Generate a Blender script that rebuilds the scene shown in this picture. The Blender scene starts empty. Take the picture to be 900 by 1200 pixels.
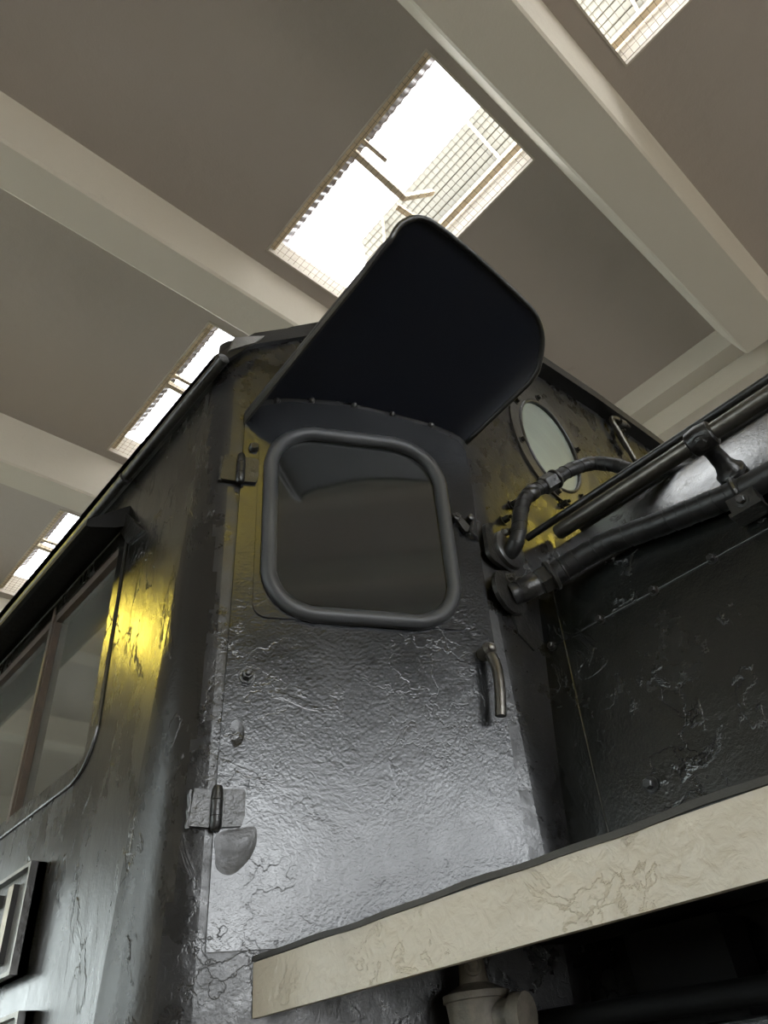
import bpy, bmesh, math, random
from mathutils import Vector, Matrix
from mathutils.geometry import tessellate_polygon
random.seed(7)
SC = bpy.context.scene
COL = SC.collection

# ---------------------------------------------------------------- camera
cam_data = bpy.data.cameras.new('camera')
cam = bpy.data.objects.new('camera', cam_data); COL.objects.link(cam)
cam_data.sensor_width = 36.0
cam_data.sensor_fit = 'AUTO'
cam_data.lens = 850.15 / 1200 * 36.0
cam_data.clip_start = 0.02
right = Vector((0.7448, -0.6603, -0.0966)).normalized()
fwd = Vector((0.5567, 0.535, 0.6355)); fwd = (fwd - right * fwd.dot(right)).normalized()
upv = right.cross(fwd)
cam.matrix_world = Matrix(((right.x, upv.x, -fwd.x, 0.0), (right.y, upv.y, -fwd.y, 0.0),
                           (right.z, upv.z, -fwd.z, 1.6), (0, 0, 0, 1)))
SC.camera = cam

# ---------------------------------------------------------------- sky, exposure
world = bpy.data.worlds.new('overcast_sky'); SC.world = world
world.use_nodes = True
bg = world.node_tree.nodes['Background']
bg.inputs['Color'].default_value = (0.93, 0.97, 1.0, 1)
bg.inputs['Strength'].default_value = 1.0
SC.view_settings.view_transform = 'Standard'
SC.view_settings.look = 'None'
SC.view_settings.gamma = 1.0
SC.view_settings.use_curve_mapping = False
SC.view_settings.exposure = 4.3
SC.cycles.max_bounces = 10
SC.cycles.diffuse_bounces = 6
SC.cycles.glossy_bounces = 5
SC.cycles.transmission_bounces = 6
SC.cycles.sample_clamp_indirect = 6.0

# ---------------------------------------------------------------- materials
class NT:
    def __init__(self, name):
        self.m = bpy.data.materials.new(name); self.m.use_nodes = True
        self.t = self.m.node_tree; self.b = self.t.nodes['Principled BSDF']
        self.tc = self.t.nodes.new('ShaderNodeTexCoord')
    def n(self, typ, **kw):
        nd = self.t.nodes.new(typ)
        for k, v in kw.items():
            if k in nd.inputs.keys(): nd.inputs[k].default_value = v
            else: setattr(nd, k, v)
        return nd
    def l(self, a, b): self.t.links.new(a, b)
    def mapping(self, scale):
        mp = self.n('ShaderNodeMapping'); mp.inputs['Scale'].default_value = scale
        self.l(self.tc.outputs['Object'], mp.inputs['Vector']); return mp.outputs['Vector']
    def noise(self, scale, detail=4, rough=.55, vec=None, dist=0.0):
        nd = self.n('ShaderNodeTexNoise'); nd.inputs['Scale'].default_value = scale
        nd.inputs['Detail'].default_value = detail; nd.inputs['Roughness'].default_value = rough
        nd.inputs['Distortion'].default_value = dist
        self.l(vec or self.tc.outputs['Object'], nd.inputs['Vector']); return nd.outputs['Fac']
    def ramp(self, fac, stops):
        r = self.n('ShaderNodeValToRGB'); e = r.color_ramp.elements
        while len(e) < len(stops): e.new(.5)
        for i, (p, c) in enumerate(stops):
            e[i].position = p
            e[i].color = c if len(c) == 4 else (*c, 1)
        self.l(fac, r.inputs['Fac']); return r.outputs['Color']
    def math(self, op, a, b=None):
        nd = self.n('ShaderNodeMath', operation=op)
        for i, x in enumerate((a, b)):
            if x is None: continue
            if isinstance(x, (int, float)): nd.inputs[i].default_value = x
            else: self.l(x, nd.inputs[i])
        return nd.outputs[0]
    def mix(self, fac, a, b):
        nd = self.n('ShaderNodeMix', data_type='RGBA')
        for s, x in ((nd.inputs[0], fac), (nd.inputs[6], a), (nd.inputs[7], b)):
            if isinstance(x, (int, float)): s.default_value = x
            elif isinstance(x, tuple): s.default_value = (*x, 1)
            else: self.l(x, s)
        return nd.outputs[2]
    def bump(self, h, strength, dist, prev=None):
        nd = self.n('ShaderNodeBump'); nd.inputs['Strength'].default_value = strength
        nd.inputs['Distance'].default_value = dist; self.l(h, nd.inputs['Height'])
        if prev is not None: self.l(prev, nd.inputs['Normal'])
        return nd.outputs['Normal']

def g(v): return (v, v, v)

def old_paint(name, dark=(.012, .012, .014), dust=(.055, .048, .036), dustamt=.5, rough=(.2, .42), lump=.5, flake=.6, stretch=(1, 1, 1), fine=.25, spec=.55, rscale=5):
    """thick, repeatedly brushed enamel: dust film, orange peel, lumps and flaked islands in the relief"""
    N = NT(name)
    v = N.mapping(stretch)
    d1 = N.noise(2.2, 6, .62, v, .4)
    d2 = N.noise(28, 5, .6, v)
    dm = N.math('MULTIPLY', N.ramp(d1, [(.42, g(0)), (.72, g(1))]), N.ramp(d2, [(.3, g(.25)), (.7, g(1))]))
    dm = N.math('MULTIPLY', dm, dustamt)
    N.l(N.mix(dm, dark, dust), N.b.inputs['Base Color'])
    r1 = N.noise(rscale, 6, .65, v)
    rr = N.ramp(r1, [(.3, g(rough[0])), (.7, g(rough[1]))])
    N.l(N.math('ADD', rr, N.math('MULTIPLY', dm, .25)), N.b.inputs['Roughness'])
    N.b.inputs['Specular IOR Level'].default_value = spec
    # relief
    lum = N.noise(26, 5, .6, v, .4)
    fin = N.noise(150, 3, .6)
    nb = N.bump(lum, lump, .0030)
    nb = N.bump(fin, fine, .0016, nb)
    # flaked islands: shallow steps of a warped noise, only inside patches
    isl = N.noise(7, 6, .6, v, .7)
    step = N.ramp(isl, [(.60, g(0)), (.625, g(1))])
    nb = N.bump(step, flake, .0013, nb)
    # fine hair cracks in a few patches
    vo = N.n('ShaderNodeTexVoronoi', feature='DISTANCE_TO_EDGE'); vo.inputs['Scale'].default_value = 8
    wv = N.n('ShaderNodeVectorMath', operation='ADD')
    wn = N.n('ShaderNodeTexNoise'); wn.inputs['Scale'].default_value = 16; wn.inputs['Detail'].default_value = 4
    N.l(v, wn.inputs['Vector'])
    ws = N.n('ShaderNodeVectorMath', operation='SCALE'); ws.inputs['Scale'].default_value = .22
    N.l(wn.outputs['Color'], ws.inputs[0]); N.l(v, wv.inputs[0]); N.l(ws.outputs[0], wv.inputs[1])
    N.l(wv.outputs[0], vo.inputs['Vector'])
    ck = N.ramp(vo.outputs['Distance'], [(.0, g(0)), (.022, g(1))])
    msk = N.ramp(N.noise(3.7, 3, .5, v), [(.54, g(0)), (.62, g(1))])
    ckm = N.math('SUBTRACT', 1.0, N.math('MULTIPLY', N.math('SUBTRACT', 1.0, ck), msk))
    nb = N.bump(ckm, flake * .8, .0022, nb)
    N.l(nb, N.b.inputs['Normal'])
    return N.m

def plain(name, col, rough=.5, metal=0.0, bump=0.0, bscale=60, var=0.0, vscale=6, spec=.5, var_col=None):
    N = NT(name)
    if var:
        f = N.ramp(N.noise(vscale, 6, .6), [(.35, g(0)), (.7, g(1))])
        N.l(N.mix(N.math('MULTIPLY', f, var), col, var_col or tuple(c * .4 for c in col)), N.b.inputs['Base Color'])
    else: N.b.inputs['Base Color'].default_value = (*col, 1)
    N.b.inputs['Roughness'].default_value = rough; N.b.inputs['Metallic'].default_value = metal
    N.b.inputs['Specular IOR Level'].default_value = spec
    if bump: N.l(N.bump(N.noise(bscale, 4, .6), bump, .003), N.b.inputs['Normal'])
    return N.m

M = {}
M['side'] = old_paint('black_paint_side', dark=(.010, .0095, .009), dust=(.060, .053, .042), dustamt=.7, rough=(.17, .27), lump=.36, flake=1.0, stretch=(1, 1, .45), fine=.16)
M['front'] = old_paint('black_paint_front', dark=(.009, .009, .010), dust=(.050, .046, .041), dustamt=.55, rough=(.13, .46), lump=.55, flake=.3, fine=.3, rscale=13)
M['door'] = old_paint('black_paint_door', dark=(.008, .009, .011), dust=(.020, .020, .021), dustamt=.25, rough=(.15, .25), lump=.30, flake=.22, fine=.36)
M['boiler'] = old_paint('black_paint_boiler', dark=(.005, .006, .006), dust=(.022, .020, .016), dustamt=.3, rough=(.15, .28), lump=.34, flake=.9, fine=.3, spec=.9)
M['awning'] = old_paint('black_paint_awning', dark=(.008, .010, .018), dust=(.016, .017, .022), dustamt=.3, rough=(.4, .55), lump=.15, flake=.1, fine=.1)
M['roof'] = old_paint('black_paint_roof', dark=(.008, .008, .009), dust=(.03, .03, .03), dustamt=.4, rough=(.3, .5), lump=.3, flake=.2)
M['fitting'] = plain('black_enamel_fitting', (.010, .010, .011), .28, 0, .8, 70, .4, 14, .55, (.06, .055, .045))
M['plate'] = plain('worn_black_plate', (.02, .02, .021), .3, 0, .5, 60, .5, 9, .6, (.085, .078, .066))
M['steel'] = plain('worn_dark_steel', (.14, .13, .115), .34, .75, .25, 120, .6, 22, .5, (.05, .045, .04))
M['wrap'] = plain('black_tape_lagging', (.013, .013, .014), .42, 0, .5, 45, .3, 20, .4, (.035, .033, .03))
M['rubber'] = plain('grey_rubber_seal', (.045, .046, .048), .45, 0, .12, 90, .4, 7, .4, (.075, .075, .074))
M['brass_bar'] = plain('dull_brass_figure', (.42, .36, .26), .42, .35, .3, 90, .4, 30)
M['plate_edge'] = plain('pale_worn_plate_border', (.30, .28, .24), .4, .3, .3, 80, .6, 25, .5, (.05, .05, .05))
M['plate_ground'] = plain('grey_plate_ground', (.15, .14, .125), .38, .1, .9, 110, .5, 30, .5, (.03, .03, .03))
M['rust'] = plain('rust_brown_bar', (.085, .058, .04), .6, 0, .4, 90, .6, 18, .4, (.03, .025, .022))
M['board'] = plain('running_board_steel', (.02, .02, .02), .55, 0, .4, 60)
M['lip'] = plain('dark_plate_edge', (.035, .032, .027), .6, 0, .6, 40)
M['dark'] = plain('matt_black_steel', (.006, .006, .006), .7, 0, .5, 40, 0, 6, .2)  # also stands for the shadow behind the roof-light slats
M['valve'] = plain('grimy_cream_valve', (.24, .21, .165), .5, 0, .6, 70, .75, 22, .4, (.05, .042, .034))
M['interior'] = plain('dark_cab_inside', (.03, .03, .028), .8)

N = NT('cream_valance_paint')
f = N.ramp(N.noise(6, 6, .62), [(.45, g(0)), (.75, g(1))])
N.l(N.mix(N.math('MULTIPLY', f, .45), (.47, .41, .32), (.32, .27, .20)), N.b.inputs['Base Color'])
N.b.inputs['Roughness'].default_value = .28
nb = N.bump(N.noise(45, 4, .55, None, .5), .7, .003)
nb = N.bump(N.ramp(N.noise(11, 7, .62, None, .6), [(.56, g(0)), (.585, g(1))]), .6, .0014, nb)
N.l(nb, N.b.inputs['Normal']); M['valance'] = N.m

def wall_paint(name, col, stain):
    N = NT(name)
    f = N.ramp(N.noise(.6, 6, .6), [(.35, g(0)), (.75, g(1))])
    s = N.ramp(N.noise(3.2, 8, .65), [(.68, g(0)), (.8, g(1))])
    c = N.mix(N.math('MULTIPLY', f, .35), col, stain)
    c = N.mix(N.math('MULTIPLY', s, .35), c, tuple(x * .45 for x in col))
    N.l(c, N.b.inputs['Base Color']); N.b.inputs['Roughness'].default_value = .75
    nb = N.bump(N.noise(60, 4, .6), .25, .006)
    N.l(N.bump(N.noise(2.5, 3, .5), .3, .05, nb), N.b.inputs['Normal'])
    return N.m
M['ceil'] = wall_paint('grey_ceiling_plaster', (.38, .33, .29), (.31, .265, .23))
M['beam'] = wall_paint('cream_beam_paint', (.49, .445, .37), (.44, .395, .325))
M['wall'] = wall_paint('cream_wall_paint', (.42, .39, .33), (.36, .33, .28))
M['floor'] = plain('concrete_floor', (.24, .22, .19), .7, 0, .3, 8, .5, 1.2, .4, (.16, .145, .125))
M['kerb'] = plain('rough_kerb_concrete', (.55, .50, .43), .85, 0, .9, 50, .4, 20, .3, (.36, .31, .26))
M['timber'] = plain('cream_timber_batten', (.80, .68, .48), .6, 0, .3, 40, .4, 15, .4, (.42, .32, .22))
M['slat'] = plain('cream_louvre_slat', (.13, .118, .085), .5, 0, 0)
M['sheet'] = plain('grey_corrugated_sheet', (.14, .125, .125), .5, .1)
M['wire'] = plain('rusty_wire', (.24, .19, .14), .6, .3)
M['strut'] = plain('cream_angle_iron', (.74, .64, .48), .5, .1, .4, 60, .4, 30, .4, (.35, .26, .18))
M['frame'] = plain('painted_window_frame', (.45, .46, .42), .5)

N = NT('translucent_roof_sheet')
tr = N.n('ShaderNodeBsdfTranslucent'); tr.inputs['Color'].default_value = (.46, .46, .45, 1)
tp = N.n('ShaderNodeBsdfTransparent'); tp.inputs['Color'].default_value = (.5, .5, .5, 1)
mx = N.n('ShaderNodeMixShader'); mx.inputs[0].default_value = .35
out = [n for n in N.t.nodes if n.type == 'OUTPUT_MATERIAL'][0]
N.l(tr.outputs[0], mx.inputs[1]); N.l(tp.outputs[0], mx.inputs[2]); N.l(mx.outputs[0], out.inputs['Surface'])
M['frp'] = N.m

def dirty_glass(name, col, opacity, rough, bump=0.0):
    """old pane: mirror-like face over a film of grime that lets part of the light through"""
    N = NT(name)
    f = N.ramp(N.noise(3.5, 6, .62, None, .6), [(.3, g(.0)), (.75, g(1))])
    N.l(N.mix(f, col, tuple(c * 1.9 for c in col)), N.b.inputs['Base Color'])
    N.b.inputs['Roughness'].default_value = rough
    N.b.inputs['Specular IOR Level'].default_value = 1.0
    tp = N.n('ShaderNodeBsdfTransparent'); tp.inputs['Color'].default_value = (.75, .8, .78, 1)
    mx = N.n('ShaderNodeMixShader'); mx.inputs[0].default_value = opacity
    out = [n for n in N.t.nodes if n.type == 'OUTPUT_MATERIAL'][0]
    N.l(tp.outputs[0], mx.inputs[1]); N.l(N.b.outputs[0], mx.inputs[2]); N.l(mx.outputs[0], out.inputs['Surface'])
    if bump: N.l(N.bump(N.noise(5, 3, .5), bump, .004), N.b.inputs['Normal'])
    return N.m
M['door_glass'] = dirty_glass('grimy_door_glass', (.011, .012, .012), .93, .06)
M['side_glass'] = dirty_glass('grimy_side_glass', (.075, .073, .063), .93, .05)
M['port_glass'] = dirty_glass('clouded_porthole_glass', (.15, .17, .15), .95, .42)
N = NT('dusty_shed_glass')
tp = N.n('ShaderNodeBsdfTransparent'); tp.inputs['Color'].default_value = (.8, .83, .82, 1)
mx = N.n('ShaderNodeMixShader'); mx.inputs[0].default_value = .3
N.b.inputs['Base Color'].default_value = (.2, .2, .18, 1); N.b.inputs['Roughness'].default_value = .2
out = [n for n in N.t.nodes if n.type == 'OUTPUT_MATERIAL'][0]
N.l(tp.outputs[0], mx.inputs[1]); N.l(N.b.outputs[0], mx.inputs[2]); N.l(mx.outputs[0], out.inputs['Surface'])
M['shed_glass'] = N.m
N = NT('sodium_lamp_glow'); N.b.inputs['Base Color'].default_value = (.1, .08, .02, 1)
N.b.inputs['Emission Color'].default_value = (1, .78, .10, 1); N.b.inputs['Emission Strength'].default_value = 4.5
M['lamp'] = N.m

# ---------------------------------------------------------------- mesh helpers
def mk(name, bm, mat, parent=None, smooth=False, angle=None):
    bmesh.ops.recalc_face_normals(bm, faces=bm.faces[:])
    me = bpy.data.meshes.new(name); bm.to_mesh(me); bm.free()
    me.materials.append(mat)
    if smooth:
        me.polygons.foreach_set('use_smooth', [True] * len(me.polygons))
        if angle is not None: me.set_sharp_from_angle(angle=math.radians(angle))
    o = bpy.data.objects.new(name, me); COL.objects.link(o)
    if parent is not None: o.parent = parent
    return o
def B(): return bmesh.new()
def box(bm, lo, hi, M4=None):
    vs = [Vector((x, y, z)) for x in (lo[0], hi[0]) for y in (lo[1], hi[1]) for z in (lo[2], hi[2])]
    if M4 is not None: vs = [M4 @ v for v in vs]
    v = [bm.verts.new(p) for p in vs]
    for f in ((0, 1, 3, 2), (4, 6, 7, 5), (0, 4, 5, 1), (2, 3, 7, 6), (0, 2, 6, 4), (1, 5, 7, 3)):
        bm.faces.new([v[i] for i in f])
def prism(bm, pts, off):
    """closed polygon (3-D points) swept by off"""
    n = len(pts); off = Vector(off)
    a = [bm.verts.new(p) for p in pts]; b = [bm.verts.new(Vector(p) + off) for p in pts]
    for i in range(n): bm.faces.new((a[i], a[(i + 1) % n], b[(i + 1) % n], b[i]))
    bm.faces.new(a[::-1]); bm.faces.new(b)
def plate_hole(bm, outer, inner, off):
    """polygon with a hole, thickened by off"""
    off = Vector(off)
    P = [Vector(p) for p in outer]; Q = [Vector(p) for p in inner]
    tris = tessellate_polygon([P, Q]); allp = P + Q
    a = [bm.verts.new(p) for p in allp]; b = [bm.verts.new(p + off) for p in allp]
    for t in tris:
        bm.faces.new([a[i] for i in t]); bm.faces.new([b[i] for i in reversed(t)])
    for s, n in ((0, len(P)), (len(P), len(Q))):
        for i in range(n):
            j = s + i; k = s + (i + 1) % n
            bm.faces.new((a[j], a[k], b[k], b[j]))
def smooth_path(pts, n=6, closed=False):
    P = [Vector(p) for p in pts]; out = []; m = len(P)
    for i in range(m if closed else m - 1):
        if closed: p0, p1, p2, p3 = P[i - 1], P[i], P[(i + 1) % m], P[(i + 2) % m]
        else: p0, p1, p2, p3 = P[max(i - 1, 0)], P[i], P[i + 1], P[min(i + 2, m - 1)]
        for k in range(n):
            t = k / n
            out.append(.5 * ((2 * p1) + (p2 - p0) * t + (2 * p0 - 5 * p1 + 4 * p2 - p3) * t * t + (3 * p1 - p0 - 3 * p2 + p3) * t ** 3))
    if not closed: out.append(P[-1].copy())
    return out
def tube(bm, path, rad, seg=14, closed=False, caps=True):
    P = [Vector(p) for p in path]; n = len(P)
    R = rad if isinstance(rad, (list, tuple)) else [rad] * n
    ref = None; rings = []
    for i in range(n):
        if closed: t = P[(i + 1) % n] - P[i - 1]
        else: t = P[min(i + 1, n - 1)] - P[max(i - 1, 0)]
        t.normalize()
        if ref is None: ref = t.orthogonal().normalized()
        ref = (ref - t * ref.dot(t)).normalized(); bn = t.cross(ref)
        rings.append([bm.verts.new(P[i] + (ref * math.cos(a) + bn * math.sin(a)) * R[i]) for a in [2 * math.pi * k / seg for k in range(seg)]])
    for i in range(n if closed else n - 1):
        a, b = rings[i], rings[(i + 1) % n]
        sh = 0
        if closed and i == n - 1:
            sh = min(range(seg), key=lambda s: (b[s].co - a[0].co).length)
        for k in range(seg):
            bm.faces.new((a[k], a[(k + 1) % seg], b[(k + 1 + sh) % seg], b[(k + sh) % seg]))
    if caps and not closed: bm.faces.new(rings[0][::-1]); bm.faces.new(rings[-1])
def lathe(bm, prof, org, axis, seg=24):
    """prof: list of (distance along axis, radius)"""
    ax = Vector(axis).normalized(); u = ax.orthogonal().normalized(); v = ax.cross(u); o = Vector(org); rings = []
    for d, r in prof:
        rings.append([bm.verts.new(o + ax * d + (u * math.cos(t) + v * math.sin(t)) * max(r, 1e-4)) for t in [2 * math.pi * k / seg for k in range(seg)]])
    for a, b in zip(rings, rings[1:]):
        for k in range(seg): bm.faces.new((a[k], a[(k + 1) % seg], b[(k + 1) % seg], b[k]))
    bm.faces.new(rings[0][::-1]); bm.faces.new(rings[-1])
def hexbolt(bm, org, axis, r, h, stud=True):
    lathe(bm, [(0, r * 1.45), (h * .18, r * 1.45), (h * .18, r * 1.38)], org, axis, 14)
    lathe(bm, [(h * .15, r), (h * .85, r), (h, r * .82)], org, axis, 6)
    if stud: lathe(bm, [(h * .8, r * .5), (h * 1.35, r * .5), (h * 1.45, r * .38)], org, axis, 10)
def rrect(x0, x1, y0, y1, r, n=6):
    out = []
    for cx, cy, a0 in ((x1 - r, y0 + r, -90), (x1 - r, y1 - r, 0), (x0 + r, y1 - r, 90), (x0 + r, y0 + r, 180)):
        for k in range(n + 1):
            a = math.radians(a0 + 90 * k / n); out.append((cx + r * math.cos(a), cy + r * math.sin(a)))
    return out
def rquad(pts, radii, n=6):
    """quadrilateral with rounded corners (2-D)"""
    out = []; m = len(pts)
    for i in range(m):
        p0, p1, p2 = (Vector(pts[i - 1]), Vector(pts[i]), Vector(pts[(i + 1) % m])); r = radii[i]
        d0 = (p0 - p1).normalized(); d2 = (p2 - p1).normalized()
        a = p1 + d0 * r; c = p1 + d2 * r
        for k in range(n + 1):
            t = k / n; out.append(tuple((1 - t) ** 2 * a + 2 * t * (1 - t) * (p1 * .72 + (a + c) * .14) + t * t * c))
    return out
def empty(name, loc=(0, 0, 0)):
    o = bpy.data.objects.new(name, None); COL.objects.link(o); o.location = loc; return o
def struct(name, bm, mat, parent=None, smooth=False):
    o = mk(name, bm, mat, parent, smooth)
    if parent is None: o['kind'] = 'structure'
    return o

# ================================================================ THE BUILDING
CZ = 6.6
SKY = [(-1.80, -.04), (.715, 2.435), (3.23, 5.03), (6.07, 7.82)]
SX0, SX1 = 1.63, 2.70
XW0, XW1, YW0, YW1 = -10.0, 9.0, -9.0, 14.0
bm = B(); box(bm, (XW0 - 8, YW0 - 12, -.2), (XW1 + 4, YW1 + 6, 0)); struct('floor', bm, M['floor'])
bm = B()
box(bm, (XW0, YW0, CZ), (SX0, YW1, CZ + .2)); box(bm, (SX1, YW0, CZ), (XW1, YW1, CZ + .2))
ys = [YW0] + [v for s in SKY for v in s] + [YW1]
for i in range(0, len(ys), 2): box(bm, (SX0, ys[i], CZ), (SX1, ys[i + 1], CZ + .2))
struct('ceiling', bm, M['ceil'])
# beams (tapered), one object each, and the stepped girder over the inner columns
def beam(i, yt0, yb0, yb1, yt1, d):
    bm = B()
    c = .018
    prof = [(yt0, CZ + .02), (yb0 + .0, CZ - d + c), (yb0 + c, CZ - d), (yb1 - c, CZ - d), (yb1, CZ - d + c), (yt1, CZ + .02)]
    prism(bm, [(XW0, y, z) for y, z in prof], (5.25 - XW0, 0, 0))
    struct('trim_%d' % i, bm, M['beam'])
beam(1, .08, .172, .562, .65, .34)
beam(2, 2.55, 2.635, 2.945, 3.03, .35)
beam(3, 5.12, 5.27, 5.58, 5.70, .38)
beam(4, 7.92, 8.01, 8.33, 8.42, .35)
beam(5, -2.49, -2.40, -2.06, -1.97, .34)
beam(6, -5.0, -4.9, -4.56, -4.5, .34)
beam(7, -7.5, -7.4, -7.06, -6.97, .34)
beam(8, 10.6, 10.7, 11.0, 11.1, .34)
bm = B()
prism(bm, [(5.12, YW0, CZ + .02), (5.26, YW0, CZ - .13), (5.46, YW0, CZ - .13), (5.47, YW0, CZ - .35), (5.85, YW0, CZ - .35), (5.9, YW0, CZ + .02)], (0, YW1 - YW0, 0))
struct('trim_9', bm, M['beam'])
# walls
bm = B()
box(bm, (XW0 - .3, YW0 - .3, 3.6), (XW1, YW0, CZ + .2))                       # lintel over the open engine bays
x = XW0
while x < XW1:
    box(bm, (x - .55, YW0 - .3, 0), (x + .55, YW0, 4.0)); x += 4.7
box(bm, (XW0 - .3, YW0 - .3, 0), (-4.6, YW0, 4.0))                                   # left bays closed, unseen, to darken what the cab corner reflects
struct('wall_front', bm, M['wall'])
def windowed(name, horizontal, pos, a0, a1, z0, z1, wins, out):
    bm = B(); t = .3
    def bx(u0, u1, w0, w1):
        if horizontal: box(bm, (u0, pos, w0), (u1, pos + t * out, w1))
        else: box(bm, (pos, u0, w0), (pos + t * out, u1, w1))
    bx(a0, a1, 0, z0); bx(a0, a1, z1, CZ + .2)
    c = a0
    for w0, w1 in wins: bx(c, w0, z0, z1); c = w1
    bx(c, a1, z0, z1)
    struct(name, bm, M['wall'])
    return t
rear_w = [(-8.6, -6.0), (-4.9, -1.2), (.4, 4.2), (5.2, 8.0)]
left_w = [(1.2, 4.8), (5.8, 9.4), (10.2, 13)]
windowed('wall_rear', True, YW1, XW0, XW1, 1.0, 5.0, rear_w, 1)
windowed('wall_left', False, XW0, YW0, YW1, 1.0, 4.6, left_w, -1)
bm = B(); box(bm, (XW1, YW0, 0), (XW1 + .3, YW1, CZ + .2)); struct('wall_right', bm, M['wall'])
k = 5
for w0, w1 in rear_w + left_w:
    hor = (w0, w1) in rear_w
    bm = B(); z1 = 5.0 if hor else 4.6
    for j in range(5):
        u = w0 + (w1 - w0) * j / 4
        if hor: box(bm, (u - .03, YW1 + .1, 1), (u + .03, YW1 + .16, z1))
        else: box(bm, (XW0 - .16, u - .03, 1), (XW0 - .1, u + .03, z1))
    for j in range(5):
        z = 1 + (z1 - 1) * j / 4
        if hor: box(bm, (w0, YW1 + .1, z - .03), (w1, YW1 + .16, z + .03))
        else: box(bm, (XW0 - .16, w0, z - .03), (XW0 - .1, w1, z + .03))
    wf = struct('window_%d' % k, bm, M['frame']) or bpy.data.objects['window_%d' % k]
    bm = B()
    if hor: box(bm, (w0, YW1 + .12, 1), (w1, YW1 + .13, z1))
    else: box(bm, (XW0 - .13, w0, 1), (XW0 - .12, w1, z1))
    mk('pane', bm, M['shed_glass'], wf); k += 1

# roof lights: kerb, wire mesh, louvred side, translucent sheet
mesh_cache = {}
for si, (y0, y1) in enumerate(SKY):
    w = empty('window_%d' % (si + 1), (SX0, y0, CZ)); w['kind'] = 'structure'
    def P(name, bm, mat, smooth=False):
        o = mk(name, bm, mat, None, smooth)
        o.parent = w; o.matrix_parent_inverse = Matrix.Translation((-SX0, -y0, -CZ)); return o
    L = y1 - y0
    bm = B()
    box(bm, (SX0 - .12, y0 - .12, CZ + .2), (SX0, y1 + .12, CZ + .27)); box(bm, (SX1, y0 - .12, CZ + .2), (SX1 + .12, y1 + .12, CZ + .27))
    box(bm, (SX0, y0 - .12, CZ + .2), (SX1, y0, CZ + .27)); box(bm, (SX0, y1, CZ + .2), (SX1, y1 + .12, CZ + .27))
    P('kerb', bm, M['kerb'])
    # plaster reveal painted pale inside the opening
    bm = B(); e = .012
    box(bm, (SX1 - e, y0, CZ - .004), (SX1 + .001, y1, CZ + .2)); box(bm, (SX0, y1 - e, CZ - .004), (SX1, y1 + .001, CZ + .2))
    box(bm, (SX0, y0 - .001, CZ - .004), (SX1, y0 + e, CZ + .2)); box(bm, (SX0 - .001, y0, CZ - .004), (SX0 + e, y1, CZ + .2))
    P('reveal', bm, M['kerb'])
    bm = B(); box(bm, (SX0 + .012, y0 + .012, CZ + .05), (SX0 + .072, y1 - .012, CZ + .075)); P('batten', bm, M['timber'])
    bm = B(); box(bm, (SX1 - .08, y0, CZ + .21), (SX1 - .03, y1, CZ + .26)); P('batten', bm, M['timber'])
    bm = B(); q = .048; r = .0016
    n = int((SX1 - SX0) / q)
    for i in range(1, n + 1): tube(bm, [(SX0 + i * q, y0, CZ + .03), (SX0 + i * q, y1, CZ + .03)], r, 3, False, False)
    n = int(L / q)
    for i in range(1, n + 1): tube(bm, [(SX0, y0 + i * q, CZ + .033), (SX1, y0 + i * q, CZ + .033)], r, 3, False, False)
    o = P('wire_mesh', bm, M['wire']); o['kind'] = 'stuff'
    # louvres
    ns = 8
    key = round(L, 3)
    for j in range(ns):
        z = CZ + .34 + j * .128
        bm = B(); R = Matrix.Translation((SX1 + .02, y0, z)) @ Matrix.Rotation(math.radians(-14), 4, 'Y')
        box(bm, (-.026, 0, -.038), (.012, L, .038), R)
        P('louvre_slat', bm, M['slat'])
    for yy in (y0 + .03, y0 + L * .5, y1 - .03):
        bm = B(); box(bm, (SX1 + .034, yy - .02, CZ + .27), (SX1 + .064, yy + .02, CZ + 1.32)); P('louvre_post', bm, M['strut'])
    bm = B(); box(bm, (SX1 - .03, y0, CZ + 1.30), (SX1 + .06, y1, CZ + 1.36)); P('head_rail', bm, M['strut'])
    bm = B(); box(bm, (SX1 + .065, y0 - .02, CZ + .27), (SX1 + .075, y1 + .02, CZ + 1.36)); P('slat_shade_panel', bm, M['dark'])  # dark panel added so the gaps between slats look shadowed
    # corrugated cover falling to the near kerb, flashing under its low edge
    def corr(bm, xa, za, xb, zb, amp, pitch, th=0.0):
        n = int((L + .2) / pitch * 6); rows = []
        for i in range(n + 1):
            y = y0 - .1 + (L + .2) * i / n; dz = amp * math.sin(2 * math.pi * (y - y0) / pitch)
            rows.append((bm.verts.new((xa, y, za + dz)), bm.verts.new((xb, y, zb + dz))))
        for a, b in zip(rows, rows[1:]): bm.faces.new((a[0], a[1], b[1], b[0]))
    slope = (1.32 - .30) / (SX1 + .06 - SX0)
    bm = B(); corr(bm, SX0 + .0, CZ + .30, SX1 + .06, CZ + 1.34, .012, .076); P('roof_sheet', bm, M['frp'], True)
    bm = B(); corr(bm, SX0 - .02, CZ + .25, SX0 + .27, CZ + .25 + .29 * slope, .014, .076); P('edge_flashing', bm, M['sheet'], True)
    # angle irons: tie bar across the opening and its hangers
    ym = y0 + L * .455
    def strut(a, b, wd=.022):
        a, b = Vector(a), Vector(b); d = (b - a); R = Matrix.Translation(a) @ d.to_track_quat('Z', 'Y').to_matrix().to_4x4()
        bm = B(); box(bm, (-wd, -.003, 0), (wd, .003, d.length), R); box(bm, (-wd, -.003, 0), (-wd + .006, 2 * wd, d.length), R)
        P('tie_bar', bm, M['strut'])
    strut((SX0, ym, CZ + .055), (SX0 + .57, ym + .02, CZ + .055))
    strut((SX0, ym - .09, CZ + .09), (SX0 + .30, ym - .09, CZ + .09), .014)
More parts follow.
